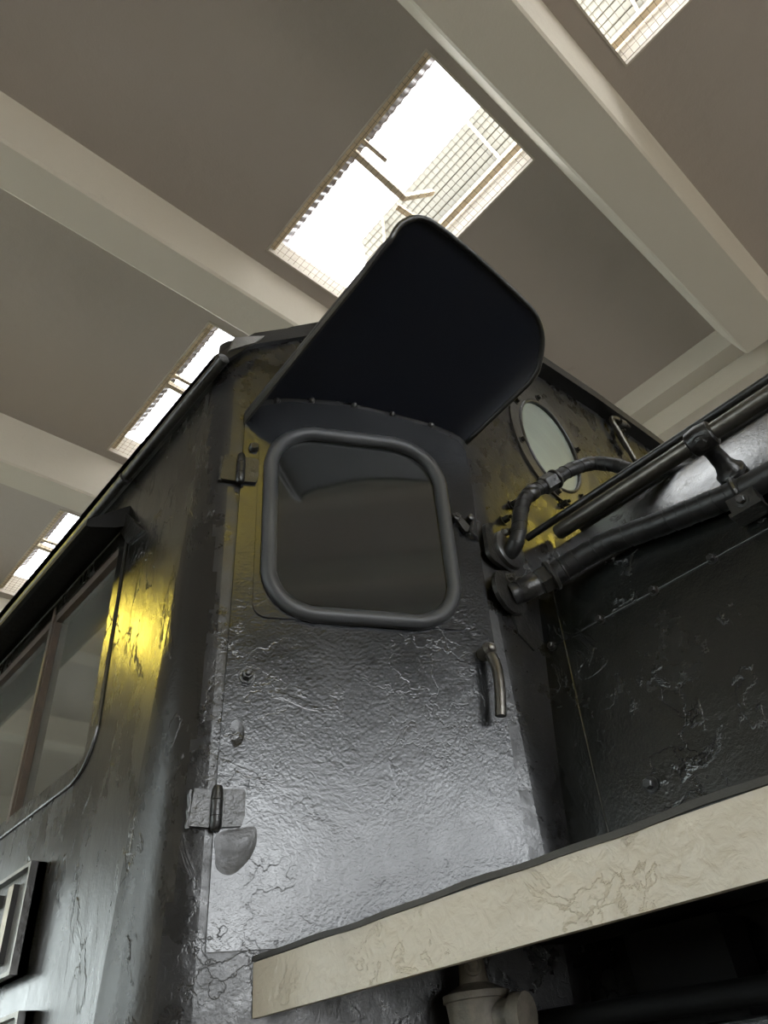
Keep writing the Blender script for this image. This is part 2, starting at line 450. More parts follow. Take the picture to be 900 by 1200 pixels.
    strut((SX0 + .57, ym + .02, CZ + .06), (SX1 - .25, ym - .08, CZ + .30), .018)
    strut((SX1 - .42, ym + .16, CZ + .25), (SX1 - .1, ym + .16, CZ + .32), .02)
    strut((SX1 - .06, y0 + L * .20, CZ + 1.2), (SX1 - .02, y0 + L * .13, CZ + .34), .010)
    strut((SX1 - .06, y0 + L * .80, CZ + 1.2), (SX1 - .02, y0 + L * .86, CZ + .34), .010)

# ceiling lamps of the shed (all outside the picture; they put the yellow glints on the paint)
def shed_lamp(loc, label, s=1.0):
    o = empty('pendant_lamp', loc); o['label'] = label; o['category'] = 'lamp'; o['group'] = 'yellow pendant lamps of the shed'
    bm = B(); lathe(bm, [(.0, .24), (.10, .20), (.22, .09), (.30, .06)], (0, 0, 0), (0, 0, 1), 24); mk('lamp_shade', bm, M['fitting'], o, True, 40)
    bm = B(); lathe(bm, [(-.13 * s, .05 * s), (-.11 * s, .13 * s), (-.05 * s, .20 * s), (0, .22 * s)], (0, 0, 0), (0, 0, 1), 24); mk('lamp_bulb', bm, M['lamp'], o, True)
    bm = B(); tube(bm, [(0, 0, .29), (0, 0, CZ - loc[2])], .008, 6); mk('cord', bm, M['fitting'], o)
shed_lamp((-1.36, 5.9, 5.4), 'yellow pendant lamp hung left of the engine cab behind the frame')
shed_lamp((-.95, -3.45, 5.4), 'yellow pendant lamp hung before the engine behind the viewer', .8)
shed_lamp((4.7, -1.45, 5.05), 'yellow pendant lamp hung to the right of the boiler', .55)

# ================================================================ THE LOCOMOTIVE
loco = empty('steam_locomotive')
loco['label'] = 'black painted steam locomotive seen from below, cab door, boiler side and cream running board'
loco['category'] = 'locomotive'
H = Vector((.9063, -.4226, 0)); UB = Vector((-.0445, -.0955, .9944)); ND = Vector((-.4203, -.9013, -.1054)).normalized()
D0 = Vector((.8, 1.2056, 1.8239))
def dp(a, b, n=0.0): return D0 + H * a + UB * b + ND * n            # a point on the slanted door wall
FN = Vector((0, -1, -.083)).normalized()
def fy(z): return .9 - .083 * (z - 2.404)
def fp(x, z, n=0.0): return Vector((x, fy(z), z)) + FN * n           # a point on the front wall
XS = .62                                                             # outside face of the cab side
ROOF = [(.60, 3.14), (.68, 3.27), (.815, 3.35), (1.0, 3.43), (1.25, 3.52), (1.5, 3.59), (1.73, 3.64), (2.07, 3.69), (2.54, 3.726), (2.87, 3.735)]
def roof_z(x):
    if x > 2.87: x = 5.74 - x
    for (a, za), (b, zb) in zip(ROOF, ROOF[1:]):
        if x <= b: return za + (zb - za) * (x - a) / (b - a)
    return ROOF[-1][1]
def af(b): return .6096 - .031 * b
AL = -.095

# --- cab shell: side with window hole, rounded corner, slanted door wall with hole, front wall with porthole
def corner_T(b): return max(.035, AL - (-.1986 + .049 * b))
ZB, ZT = .9, 3.06
shell = B()
TH = .012
def tangent_y(b):
    ac = -.1986 + .049 * b
    return dp(ac, b).y + corner_T(b)
bB, bT = (ZB - 1.8239) / .9944, (ZT - 1.8239) / .9944
yB, yT = tangent_y(bB), tangent_y(bT)
hole = [(y, z) for y, z in rquad([(1.60, 2.26), (3.30, 2.26), (3.30, 2.93), (1.60, 2.93)], [.09, .02, .02, .02])]
plate_hole(shell, [(XS, yB, ZB), (XS, 4.0, ZB), (XS, 4.0, 3.14), (XS, yT + .003, 3.14), (XS, yT, ZT)], [(XS, y, z) for y, z in hole], (TH, 0, 0))
# corner loft
rows = []
NZ, NA = 26, 12
for i in range(NZ + 1):
    z = ZB + (3.30 - ZB) * i / NZ; b = (z - 1.8239) / .9944
    ac = -.1986 + .049 * b; T = corner_T(b); c = dp(ac, b); s = Vector((XS, c.y + T, z)); e = dp(ac + T, b)
    row = []
    for k in range(NA + 1):
        t = k / NA; mid = c * .80 + (s + e) * .10
        row.append(shell.verts.new((1 - t) ** 2 * s + 2 * t * (1 - t) * mid + t * t * e))
    rows.append(row)
for r0, r1 in zip(rows, rows[1:]):
    for k in range(NA): shell.faces.new((r0[k], r0[k + 1], r1[k + 1], r1[k]))
# slanted door wall
dw_outer = [(AL, bB), (af(bB) - .02, bB), (af(1.3) - .02, 1.42), (.2, 1.42), (AL, 1.42)]
win_hole = rquad([(.015, .66), (.44, .66), (.44, 1.16), (.018, 1.16)], [.06, .06, .09, .08])
plate_hole(shell, [dp(a, b) for a, b in dw_outer], [dp(a, b) for a, b in win_hole], -ND * TH)
# fold between door wall and front wall, and the front wall sheet with porthole
PC = Vector((1.70, 3.275)); PR = .165
rows = []
for i in range(NZ + 1):
    z = ZB + (3.24 - ZB) * i / NZ; b = (z - 1.8239) / .9944; c = dp(af(b), b); s = dp(af(b) - .02 - 0.0, b); e = fp(c.x + .05, z); c = fp(c.x + .004, z)
    rows.append([shell.verts.new((1 - t) ** 2 * s + 2 * t * (1 - t) * c + t * t * e) for t in [k / 6 for k in range(7)]])
for r0, r1 in zip(rows, rows[1:]):
    for k in range(6): shell.faces.new((r0[k], r0[k + 1], r1[k + 1], r1[k]))
xl = lambda z: dp(af((z - 1.8239) / .9944), (z - 1.8239) / .9944).x + .05
fo = [(xl(ZB), ZB), (5.1, ZB), (5.1, 3.4)] + [(x, roof_z(x) + .0) for x in (4.8, 4.4, 4.0, 3.4, 2.9, 2.5, 2.2, 1.9, 1.7, 1.5, 1.35)] + [(xl(3.24), 3.24)]
PA, PBv = 0.185, 0.155                                               # half height and half width of the porthole
port = [(PC.x + PBv * math.cos(t), PC.y + PA * math.sin(t)) for t in [2 * math.pi * k / 32 for k in range(32)]]
plate_hole(shell, [fp(x, z) for x, z in fo], [fp(x, z) for x, z in port], -FN * TH)
# sheet between the corner head and the roof
prism(shell, [dp(AL, 1.38), dp(.2, 1.38), dp(.6, 1.3), dp(.62, 1.82), dp(.25, 1.68), dp(.06, 1.58), dp(-.05, 1.50), dp(-.12, 1.42)], -ND * TH)
cab = mk('cab_shell', shell, M['front'], loco, True, 32)
# the side sheet keeps its own dusty paint
cab.data.materials.append(M['side'])
for p in cab.data.polygons:
    if p.center.x < XS + .05 and p.center.y > 1.18: p.material_index = 1
bm = B(); box(bm, (1.0, 2.2, .9), (4.8, 4.0, 3.0)); 
o = mk('cab_backhead', bm, M['interior'], loco)

# --- roof, following the front of the cab
def roof_front(x):
    if x < 1.42: return D0.y + (x - .8 - .0) * (-.4663) - .0955 * 1.5 - .05 + .0
    return fy(3.65) - .055
bm = B(); prof = []
xsr = [.585] + [p[0] for p in ROOF[1:]] + [5.74 - p[0] for p in ROOF[-2::-1]]
for x in xsr:
    z = roof_z(max(x, .60)); y = max(roof_front(x), fy(3.65) - .055) if x < 2.87 else fy(3.65) - .055
    prof.append((x, y, z))
top = [[bm.verts.new((x, yy, z + dz)) for x, y, z in prof for yy in (y if e == 0 else 4.2,)] for dz in (0.0, .05) for e in (0, 1)]
for a, b in ((0, 1), (2, 3), (0, 2), (1, 3)):
    for i in range(len(prof) - 1): bm.faces.new((top[a][i], top[a][i + 1], top[b][i + 1], top[b][i]))
mk('cab_roof', bm, M['roof'], loco, True, 30)
bm = B(); tube(bm, [(.597, 1.08, 3.155), (.597, 2.0, 3.135), (.597, 4.2, 3.125)], .016, 10)
for y in (1.62,): tube(bm, [(.597, y, 3.137), (.597, y + .012, 3.137)], .020, 10)
mk('roof_gutter', bm, M['fitting'], loco, True, 40)
bm = B(); prism(bm, [(.585, 1.03, 3.13), (.60, 1.035, 3.20), (.69, 1.03, 3.275), (.66, 1.03, 3.22)], (0, .012, 0)); mk('roof_end_plate', bm, M['steel'], loco)

# --- door
door_e = [(-.081, .012), (.546, .012), (.547, .40), (.545, .75), (.556, 1.10), (.553, 1.19), (.535, 1.225), (.45, 1.262), (.30, 1.285), (.2, 1.29), (.05, 1.275), (-.03, 1.24), (-.062, 1.19), (-.064, 1.05), (-.072, .62), (-.079, .315)]
bm = B(); plate_hole(bm, [dp(a, b, .001) for a, b in door_e], [dp(a, b, .001) for a, b in win_hole], ND * .007)
door = mk('cab_door', bm, M['door'], loco)
door['label'] = 'black cab door with a rounded window'
sur = rquad([(-.026, .632), (.492, .635), (.497, 1.225), (-.024, 1.200)], [.03, .03, .09, .10])
bm = B(); plate_hole(bm, [dp(a, b, .008) for a, b in sur], [dp(a, b, .008) for a, b in win_hole], ND * .004); mk('window_surround', bm, M['door'], door)
ring = rquad([(.006, .645), (.458, .645), (.457, 1.176), (.006, 1.165)], [.10, .10, .12, .11], 10)
bm = B()
P_ = [dp(a, b, .016) for a, b in ring]
tube(bm, P_, .0185, 12, True); mk('rubber_seal', bm, M['rubber'], door, True)
pane_o = rquad([(.01, .655), (.452, .655), (.45, 1.17), (.01, 1.16)], [.09, .09, .11, .10])
bm = B(); prism(bm, [dp(a, b, .009 - .015 * (b - .9)) for a, b in pane_o], ND * .004); mk('window_pane', bm, M['door_glass'], door)
def hinge(a0, b0, b1, w1, w2, n0):
    bm = B(); bt = b1 - b0; m = (b0 + b1) / 2
    R = lambda a_, b_, n_: dp(a_, b_, n_)
    prism(bm, [dp(a0 - w1, b0 + .004, n0), dp(a0 - .004, b0, n0), dp(a0 - .004, b1 - .006, n0), dp(a0 - w1 + .006, b1 - .004, n0)], ND * .012)
    prism(bm, [dp(a0 + .004, b0, n0 + .004), dp(a0 + w2 - .006, b0 + .002, n0 + .004), dp(a0 + w2, b0 + .02, n0 + .004), dp(a0 + w2, b1 - .012, n0 + .004), dp(a0 + w2 - .004, b1 - .006, n0 + .004), dp(a0 + .004, b1 - .006, n0 + .004)], ND * .012)
    lathe(bm, [(0, .0075), (.004, .010), (.006, .011), (bt * .34, .011), (bt * .345, .0095), (bt * .355, .011), (bt * .72, .011), (bt * .725, .0095), (bt * .735, .011), (bt * .97, .010), (bt * 1.06, .008), (bt * 1.08, .005)], dp(a0, b0 - .006, n0 + .018), UB, 14)
    # weld bead along the outer edge
    tube(bm, smooth_path([dp(a0 - w1 + random.uniform(-.002, .002), b0 + bt * t, n0 + .006) for t in (0, .12, .25, .4, .5, .65, .8, .92)], 2), .0045, 6)
    return mk('hinge', bm, M['fitting'], door, True, 35)
hinge(-.078, .205, .278, .048, .052, .002)
hinge(-.068, .985, 1.065, .046, .044, .002)
bm = B(); hexbolt(bm, dp(-.031, .497, .008), ND, .0115, .018); mk('bolt', bm, M['fitting'], door)
bm = B(); lathe(bm, [(0, .013), (.010, .012), (.014, .008)], dp(-.038, 1.098, .008), ND, 12); mk('bolt', bm, M['fitting'], door, True, 40)
# handle
bm = B()
hp = dp(.513, .577, .008)
lathe(bm, [(0, .017), (.012, .015), (.026, .013), (.028, .017), (.036, .017), (.040, .013), (.044, .009), (.050, .009), (.052, .006)], hp, ND, 18)
tube(bm, smooth_path([dp(.513, .577, .036), dp(.517, .555, .042), dp(.520, .525, .050), dp(.517, .47, .052), dp(.511, .418, .050)], 5), [.010] * 3 + [.0125] * 18, 14)
mk('door_handle', bm, M['steel'], door, True, 40)
bm = B()
prism(bm, [dp(.478, .958, .012), dp(.492, .965, .012), dp(.522, .925, .012), dp(.515, .908, .012), dp(.506, .908, .012)], ND * .012)
lathe(bm, [(0, .011), (.016, .011), (.018, .007), (.022, .006)], dp(.489, .950, .012), ND, 12)
lathe(bm, [(0, .009), (.024, .009), (.026, .005)], dp(.528, .952, .006), ND, 10)
tube(bm, smooth_path([dp(.528, .952, .026), dp(.535, .958, .022), dp(.53, .93, .02), dp(.523, .91, .024), dp(.533, .90, .018), dp(.548, .893, .008)], 4), .004, 8)
mk('door_latch', bm, M['fitting'], door, True, 40)
# thick old paint skins with lifted edges, and the weld ring
def skin(pts, n, h, name='lifted_paint_skin'):
    bm = B(); P2 = smooth_path([Vector((a, b, 0)) for a, b in pts], 4, True)
    c = sum((p for p in P2), Vector()) / len(P2); m = len(P2)
    rings = [[bm.verts.new(dp(c.x + (p.x - c.x) * s, c.y + (p.y - c.y) * s, n + hh)) for p in P2] for s, hh in ((1.0, -.001), (1.0, h), (.93, h * .9), (.86, h * .6))]
    cv = bm.verts.new(dp(c.x, c.y, n + h * .55))
    for r0, r1 in zip(rings, rings[1:]):
        for k in range(m): bm.faces.new((r0[k], r0[(k + 1) % m], r1[(k + 1) % m], r1[k]))
    for k in range(m): bm.faces.new((rings[-1][k], rings[-1][(k + 1) % m], cv))
    mk(name, bm, M['front'], door, True, 40)
skin([(-.074, .196), (-.03, .205), (-.004, .205), (-.003, .175), (-.018, .148), (-.045, .128), (-.070, .138), (-.075, .165)], .008, .0022)
skin([(-.058, .40), (-.043, .405), (-.032, .385), (-.035, .362), (-.05, .352), (-.06, .372)], .008, .0012)
bm = B(); tube(bm, [dp(.265 + .195 * math.cos(t), .415 + .193 * math.sin(t), .0066) for t in [math.pi * (1 + .02) + (math.pi * .96) * k / 36 for k in range(37)]], .0016, 6)
mk('weld_seam', bm, M['door'], door, True)

# --- awning over the door: arched sheet running forward from the door wall
arch = [(-.06, 1.203), (-.05, 1.235), (-.03, 1.258), (.01, 1.28), (.1, 1.299), (.2, 1.308), (.3, 1.302), (.4, 1.288), (.48, 1.272), (.537, 1.252), (.562, 1.222)]
arch = [tuple(v)[:2] for v in smooth_path([Vector((a, b, 0)) for a, b in arch], 4)]
def front_y(x, xl_, xr_):
    """outer edge of the awning in plan, with rounded corners"""
    r = .13; y = .475
    if x < xl_ + r * .7: t = (xl_ + r * .7 - x) / (r * .7); return y + r * .55 * (1 - math.sqrt(max(0, 1 - t * t)))
    if x > xr_ - r: t = (x - xr_ + r) / r; return y + r * (1 - math.sqrt(max(0, 1 - t * t)))
    return y
bm = B(); att = [dp(a, b, .004) for a, b in arch]; xl_, xr_ = att[0].x, att[-1].x
NS = 8; grid = []
for p in att:
    ye = front_y(p.x, xl_, xr_) + .0
    row = []
    for k in range(NS + 1):
        t = k / NS; y = p.y + (ye - p.y) * t
        row.append(Vector((p.x, y, p.z + .125 * (p.y - y))))
    grid.append(row)
vb = [[bm.verts.new(p) for p in r] for r in grid]; vt = [[bm.verts.new(p + Vector((0, 0, .008))) for p in r] for r in grid]
for i in range(len(grid) - 1):
    for k in range(NS):
        bm.faces.new((vb[i][k], vb[i][k + 1], vb[i + 1][k + 1], vb[i + 1][k])); bm.faces.new((vt[i][k], vt[i + 1][k], vt[i + 1][k + 1], vt[i][k + 1]))
    bm.faces.new((vb[i][NS], vt[i][NS], vt[i + 1][NS], vb[i + 1][NS])); bm.faces.new((vb[i][0], vb[i + 1][0], vt[i + 1][0], vt[i][0]))
for i in (0, -1):
    for k in range(NS): bm.faces.new((vb[i][k], vb[i][k + 1], vt[i][k + 1], vt[i][k]))
awn = mk('door_awning', bm, M['awning'], loco, True, 35)
bm = B(); edge = [r[NS] + Vector((0, 0, .004)) for r in grid]
tube(bm, [grid[0][k] + Vector((0, 0, .004)) for k in range(NS)] + edge + [grid[-1][k] + Vector((0, 0, .004)) for k in range(NS - 1, -1, -1)], .0075, 8)
mk('rolled_edge', bm, M['fitting'], awn, True)
bm = B()
prism(bm, [grid[0][0] + Vector((-.006, 0, -.028)), grid[0][NS - 1] + Vector((-.006, 0, -.016)), grid[0][NS] + Vector((-.006, 0, -.002)), grid[0][NS] + Vector((-.006, 0, .012)), grid[0][0] + Vector((-.006, 0, .014))], (.006, 0, 0))
mk('side_flange', bm, M['plate'], awn)

for a, b in ((.02, 1.276), (.115, 1.296), (.235, 1.302), (.345, 1.291), (.46, 1.272)):
    bm = B(); lathe(bm, [(0, .009), (.006, .008), (.010, .004)], dp(a, b, .003), ND + Vector((0, 0, -.6)), 10); mk('weld_tack', bm, M['plate'], awn, True)
# --- cab side window
sw = empty('side_window'); sw.parent = loco
bm = B(); o1 = rquad([(1.583, 2.243), (3.32, 2.243), (3.32, 2.95), (1.59, 2.95)], [.10, .02, .02, .02]); i1 = rquad([(1.632, 2.285), (3.28, 2.285), (3.28, 2.90), (1.632, 2.90)], [.02, .02, .02, .02])
plate_hole(bm, [(XS - .003, y, z) for y, z in o1], [(XS - .003, y, z) for y, z in i1], (.02, 0, 0)); mk('window_frame', bm, M['side'], sw)
bm = B(); tube(bm, [(XS - .002, y, z) for y, z in o1], .004, 6, True); mk('frame_bead', bm, M['fitting'], sw)
for y0, y1 in ((1.63, 2.075), (2.10, 2.70), (2.72, 3.29)):
    bm = B(); box(bm, (XS + .02, y0, 2.275), (XS + .026, y1, 2.91)); mk('pane', bm, M['side_glass'], sw)
for y0 in (2.062, 2.69):
    bm = B(); box(bm, (XS + .002, y0, 2.27), (XS + .022, y0 + .036, 2.93)); box(bm, (XS - .004, y0 + .008, 2.27), (XS + .004, y0 + .026, 2.93)); mk('divider', bm, M['rust'], sw)
bm = B(); box(bm, (XS + .002, 1.63, 2.872), (XS + .022, 3.29, 2.91)); mk('top_rail', bm, M['rust'], sw)
# hood over the side window
bm = B()
sec = [(XS, 3.03), (XS - .11, 2.928), (XS - .112, 2.905), (XS - .10, 2.905), (XS - .03, 2.935), (XS, 2.955)]
prism(bm, [(x, 1.61, z) for x, z in sec], (0, 1.8, 0)); hood = mk('side_window_hood', bm, M['dark'], loco)
bm = B(); prism(bm, [(XS - .008, 1.64, 3.03), (XS - .008, 1.48, 2.85), (XS - .008, 1.57, 2.862), (XS - .008, 1.63, 2.94)], (.010, 0, 0)); mk('hood_bracket', bm, M['fitting'], hood)

# --- number plates on the cab side
def number_plate(y0, y1, z0, z1, th, marks):
    p = empty('number_plate'); p.parent = loco
    bm = B(); box(bm, (XS - th * .55, y0 + .004, z0 + .004), (XS + .002, y1 - .004, z1 - .004)); mk('plate_ground', bm, M['plate_ground'], p)
    bm = B(); w_ = .012
    plate_hole(bm, [(XS - th, y, z) for y, z in ((y0 + .004, z0 + .004), (y1, z0 + .004), (y1, z1 - .004), (y0 + .004, z1 - .004))],
               [(XS - th, y, z) for y, z in rrect(y0 + w_, y1 - w_, z0 + w_, z1 - w_, .012, 3)], (th, 0, 0))
    f_ = mk('plate_border', bm, M['plate'], p); f_.data.materials.append(M['plate_edge'])
    for q in f_.data.polygons:
        if abs(q.normal.x) > .9: q.material_index = 1
    for pts in marks:
        bm = B(); prism(bm, [(XS - th * .92, y, z) for y, z in pts], (th * .6, 0, 0))
        d = mk('raised_figure', bm, M['plate'], p); d.data.materials.append(M['brass_bar'])
        for q in d.data.polygons:
            if abs(q.normal.x) > .9: q.material_index = 1
one = [(1.838, 1.916), (1.868, 1.916), (1.868, 2.070), (1.838, 2.070)]
def five(yc):      # figure 5 read from outside: its right side lies towards the front of the engine
    pts = [(yc - .045, 2.066), (yc + .05, 2.066), (yc + .05, 1.998)]
    for k in range(11):
        t = math.radians(200 - 25 * k); pts.append((yc + .004 - .048 * math.cos(t + math.pi), 1.964 - .048 * math.sin(t + math.pi)))
    outer = [(-.045, .100), (.045, .100), (.048, .020), (.030, .020)]
    P2 = [(-.045, .150), (-.045, .125), (.022, .125), (.024, .098), (-.005, .102), (-.030, .090), (-.046, .068), (-.048, .042), (-.036, .018), (-.012, .002), (.018, .002), (.044, .022), (.046, .040), (.022, .042), (.012, .030), (-.004, .026), (-.020, .036), (-.024, .055), (-.016, .072), (.002, .080), (.020, .072), (.044, .072), (.044, .150)]
    return [(yc + a, 1.916 + b) for a, b in P2]
number_plate(1.745, 2.40, 1.880, 2.100, .034, [one, five(1.968)])
number_plate(1.665, 2.40, 1.60, 1.818, .03, [])

# --- porthole in the front wall
pw = empty('front_window'); pw.parent = loco
ell = lambda ra, rb, n=36: [(PC.x + rb * math.cos(t), PC.y + ra * math.sin(t)) for t in [2 * math.pi * k / n for k in range(n)]]
bm = B(); plate_hole(bm, [fp(x, z, .0) for x, z in ell(PA + .05, PBv + .05)], [fp(x, z, .0) for x, z in ell(PA - .004, PBv - .004)], FN * .008); mk('window_ring', bm, M['plate'], pw)
bm = B(); tube(bm, [fp(x, z, .008) for x, z in ell(PA, PBv)], .006, 8, True); mk('window_bead', bm, M['fitting'], pw, True)
bm = B(); prism(bm, [fp(x, z, -.004) for x, z in ell(PA, PBv)], FN * .004); mk('pane', bm, M['port_glass'], pw)
for t in (20, 95, 150, 200, 262, 310):
    x = PC.x + (PBv + .028) * math.cos(math.radians(t)); z = PC.y + (PA + .028) * math.sin(math.radians(t))
    bm = B(); hexbolt(bm, fp(x, z, .008), FN, .009, .014, False); mk('bolt', bm, M['fitting'], pw)
for x, z in ((1.368, 2.822), (1.421, 2.90), (1.545, 3.0), (1.70, 3.03), (1.73, 3.02)):
    bm = B(); hexbolt(bm, fp(x, z, 0), FN, .011, .022); mk('bolt', bm, M['fitting'], loco)
# bent grab rod beside the porthole
bm = B(); tube(bm, smooth_path([fp(2.285, 3.50, .03), fp(2.225, 3.60, .03), fp(2.185, 3.655, .03), fp(2.20, 3.685, .03), fp(2.26, 3.705, .03), fp(2.40, 3.735, .03), fp(2.60, 3.76, .03), fp(2.8, 3.76, .03)], 5), .011, 10)
gr = mk('grab_rod', bm, M['steel'], loco, True)
bm = B(); tube(bm, [fp(2.245, 3.69, .03), fp(2.285, 3.70, .03)], .016, 10); tube(bm, smooth_path([fp(2.245, 3.66, .015), fp(2.235, 3.62, .02), fp(2.25, 3.59, .02), fp(2.28, 3.56, .02)], 4), .012, 8); hexbolt(bm, fp(2.25, 3.64, .015), FN, .010, .02)
mk('rod_clip', bm, M['fitting'], gr, True, 40)

# --- boiler
BXC = 2.90
PROF = [(1.36, 1.20), (1.385, 1.70), (1.403, 1.90), (1.413, 2.10), (1.430, 2.28), (1.450, 2.456), (1.462, 2.585)]
def arc(a0, a1, rx, rz, n):                     # continue the profile; angles are those of the outward normal above the horizontal
    x0, z0 = PROF[-1]; a0, a1 = math.radians(a0), math.radians(a1)
    for k in range(1, n + 1):
        t = a0 + (a1 - a0) * k / n
        PROF.append((x0 + rx * (math.cos(a0) - math.cos(t)), z0 + rz * (math.sin(t) - math.sin(a0))))
arc(4, 28, .075, .075, 6); arc(28, 35.5, 1.75, 1.75, 8); arc(35.5, 53, .14, .14, 5); arc(53, 90, 2.14, .9, 14)
BXC = PROF[-1][0]
def bp(y, z, n=0.0):
    for (xa, za), (xb, zb) in zip(PROF, PROF[1:]):
        if z <= zb:
            t = (z - za) / (zb - za); d = Vector((-(zb - za), 0, xb - xa)).normalized()
            return Vector((xa + (xb - xa) * t, y, z)) + d * n, d
bm = B(); rings = []
full = PROF + [(2 * BXC - x, z) for x, z in PROF[-2::-1]]
for y in (1.2, .9, .6, .3, 0, -.5, -1, -2, -3.2, -4.5):
    rings.append([bm.verts.new((x, y, z)) for x, z in full])
for a, b in zip(rings, rings[1:]):
    for k in range(len(full) - 1): bm.faces.new((a[k], a[k + 1], b[k + 1], b[k]))
bm.faces.new(rings[-1])
boil = mk('boiler', bm, M['boiler'], loco, True, 40)
boil['label'] = 'large black boiler casing'
bm = B()
tube(bm, [(x - .0005, .835, z) for x, z in PROF[1:20]], .003, 6); mk('casing_seam', bm, M['boiler'], boil, True)
bm = B(); pts = []
for y in [.88 - .1 * k for k in range(30)]:
    pts.append(bp(y, 2.456, .0005)[0])
tube(bm, pts, .003, 6); mk('casing_seam', bm, M['boiler'], boil, True)
for k in range(12):
    p, d = bp(.871 - .148 * k, 2.456); bm = B(); hexbolt(bm, p, d, .0085, .014, False); mk('bolt', bm, M['fitting'], boil)
for y, z in ((.713, 2.054), (.08, 2.054), (-.5, 2.054)):
    p, d = bp(y, z); bm = B(); hexbolt(bm, p, d, .011, .018, False); mk('bolt', bm, M['fitting'], boil)

# --- handrail with its stanchions
bm = B(); RX, RZ = 1.381, 2.694
tube(bm, [(RX, .728, RZ), (RX, .722, RZ), (RX, .2, RZ), (RX, -1.5, RZ), (RX, -3.5, RZ)], [.017, .0205, .0205, .0205, .0205], 20)
rail = mk('handrail', bm, M['steel'], loco, True, 40); rail['label'] = 'worn steel handrail tube'
for y in (.315, -1.2, -2.6):
    p = Vector((1.480, y, 2.645)); d = Vector((-.099, 0, .049)).normalized(); L_ = .110
    bm = B()
    lathe(bm, [(-.004, .034), (.006, .034), (.012, .028), (.03, .021), (.07, .0185), (.088, .024), (.095, .028)], p, d, 20)
    lathe(bm, [(-.030, .026), (-.026, .031), (0, .034), (.026, .031), (.030, .026)], Vector((RX, y, RZ)), (0, 1, 0), 20)
    hexbolt(bm, Vector((RX, y, RZ)) + Vector((-.018, 0, -.022)), (-.65, 0, -.75), .013, .012, False)
    mk('stanchion', bm, M['fitting'], rail, True, 40)
# --- thin conduit rods along the boiler
for a, b, r in (((1.455, .86, 2.795), (1.455, -3.5, 2.790), .0105), ((1.665, .80, 2.889), (1.665, -3.5, 2.885), .015)):
    bm = B(); tube(bm, [a, b], r, 12); mk('conduit_rod', bm, M['fitting'], loco, True, 40)

# --- lagged pipes
def lagged(path, r, rings, name, seed):
    random.seed(seed)
    P2 = smooth_path(path, 10); bm = B()
    rad = [r * (1 + .025 * math.sin(i * .9) + random.uniform(-.012, .012)) for i in range(len(P2))]
    tube(bm, P2, rad, 20); o = mk(name, bm, M['wrap'], loco, True, 60)
    # spiral edge of the tape
    bm = B(); n = len(P2); pts = []; t0 = (P2[1] - P2[0]).normalized(); ref = t0.orthogonal().normalized(); acc = 0.0
    for i in range(n - 1):
        t = (P2[i + 1] - P2[i]).normalized(); ref = (ref - t * ref.dot(t)).normalized(); bn = t.cross(ref)
        l = (P2[i + 1] - P2[i]).length; st = 5
        for k in range(st):
            acc += l / st / .028 * 2 * math.pi
            pts.append(P2[i].lerp(P2[i + 1], k / st) + (ref * math.cos(acc) + bn * math.sin(acc)) * (r * 1.0))
    tube(bm, pts, .0013, 4); mk('tape_edge', bm, M['wrap'], o, True)
    return o, P2
p2path = [(1.322, .872, 2.562), (1.345, .845, 2.572), (1.365, .82, 2.583), (1.385, .79, 2.594), (1.407, .745, 2.610), (1.422, .69, 2.620), (1.427, .630, 2.619), (1.430, .560, 2.606), (1.430, .481, 2.588), (1.430, .40, 2.572), (1.430, .31, 2.557), (1.430, .22, 2.553), (1.43, -.4, 2.55), (1.444, -1.6, 2.53), (1.444, -3.4, 2.53)]
pipe2, P2 = lagged(p2path, .029, None, 'lagged_pipe', 3)
def collar(path, i, r, ln, name, parent, hexa=False):
    a = Vector(path[i]); t = (Vector(path[i + 1]) - Vector(path[i - 1])).normalized()
    bm = B(); lathe(bm, [(-ln / 2, r * .93), (-ln / 2 + .003, r), (ln / 2 - .003, r), (ln / 2, r * .93)], a, t, 6 if hexa else 20); mk(name, bm, M['fitting'], parent, not hexa, 40)
collar(P2, 32, .041, .012, 'union_ring', pipe2); collar(P2, 29, .036, .045, 'union_nut', pipe2, True); collar(P2, 38, .032, .006, 'union_ring', pipe2); collar(P2, 15, .030, .06, 'pipe_stub', pipe2)
# clamp holding the pipe to the boiler, by the stanchion
bm = B(); c = Vector((1.43, .31, 2.557))
tube(bm, [c + Vector((math.cos(t) * .032, 0, math.sin(t) * .032)) for t in [2 * math.pi * k / 24 for k in range(24)]], .006, 6, True)
box(bm, (1.395, .275, 2.490), (1.44, .335, 2.53)); box(bm, (1.385, .270, 2.482), (1.44, .340, 2.491)); hexbolt(bm, (1.395, .305, 2.511), (-1, 0, -.1), .010, .014, False)
mk('pipe_clamp', bm, M['fitting'], pipe2, False)
p1path = [(1.335, .885, 2.695), (1.325, .855, 2.680), (1.315, .82, 2.680), (1.322, .80, 2.72), (1.340, .79, 2.785), (1.372, .775, 2.848), (1.439, .73, 2.903), (1.495, .69, 2.948), (1.552, .65, 2.974), (1.576, .60, 2.944), (1.580, .55, 2.885), (1.62, .48, 2.862), (1.70, .42, 2.875), (1.80, .40, 2.90)]
pipe1, P1 = lagged(p1path, .0205, None, 'lagged_pipe', 5)
collar(P1, 59, .027, .046, 'union_nut', pipe1, True); collar(P1, 62, .030, .008, 'union_ring', pipe1); collar(P1, 52, .023, .03, 'union_ring', pipe1)
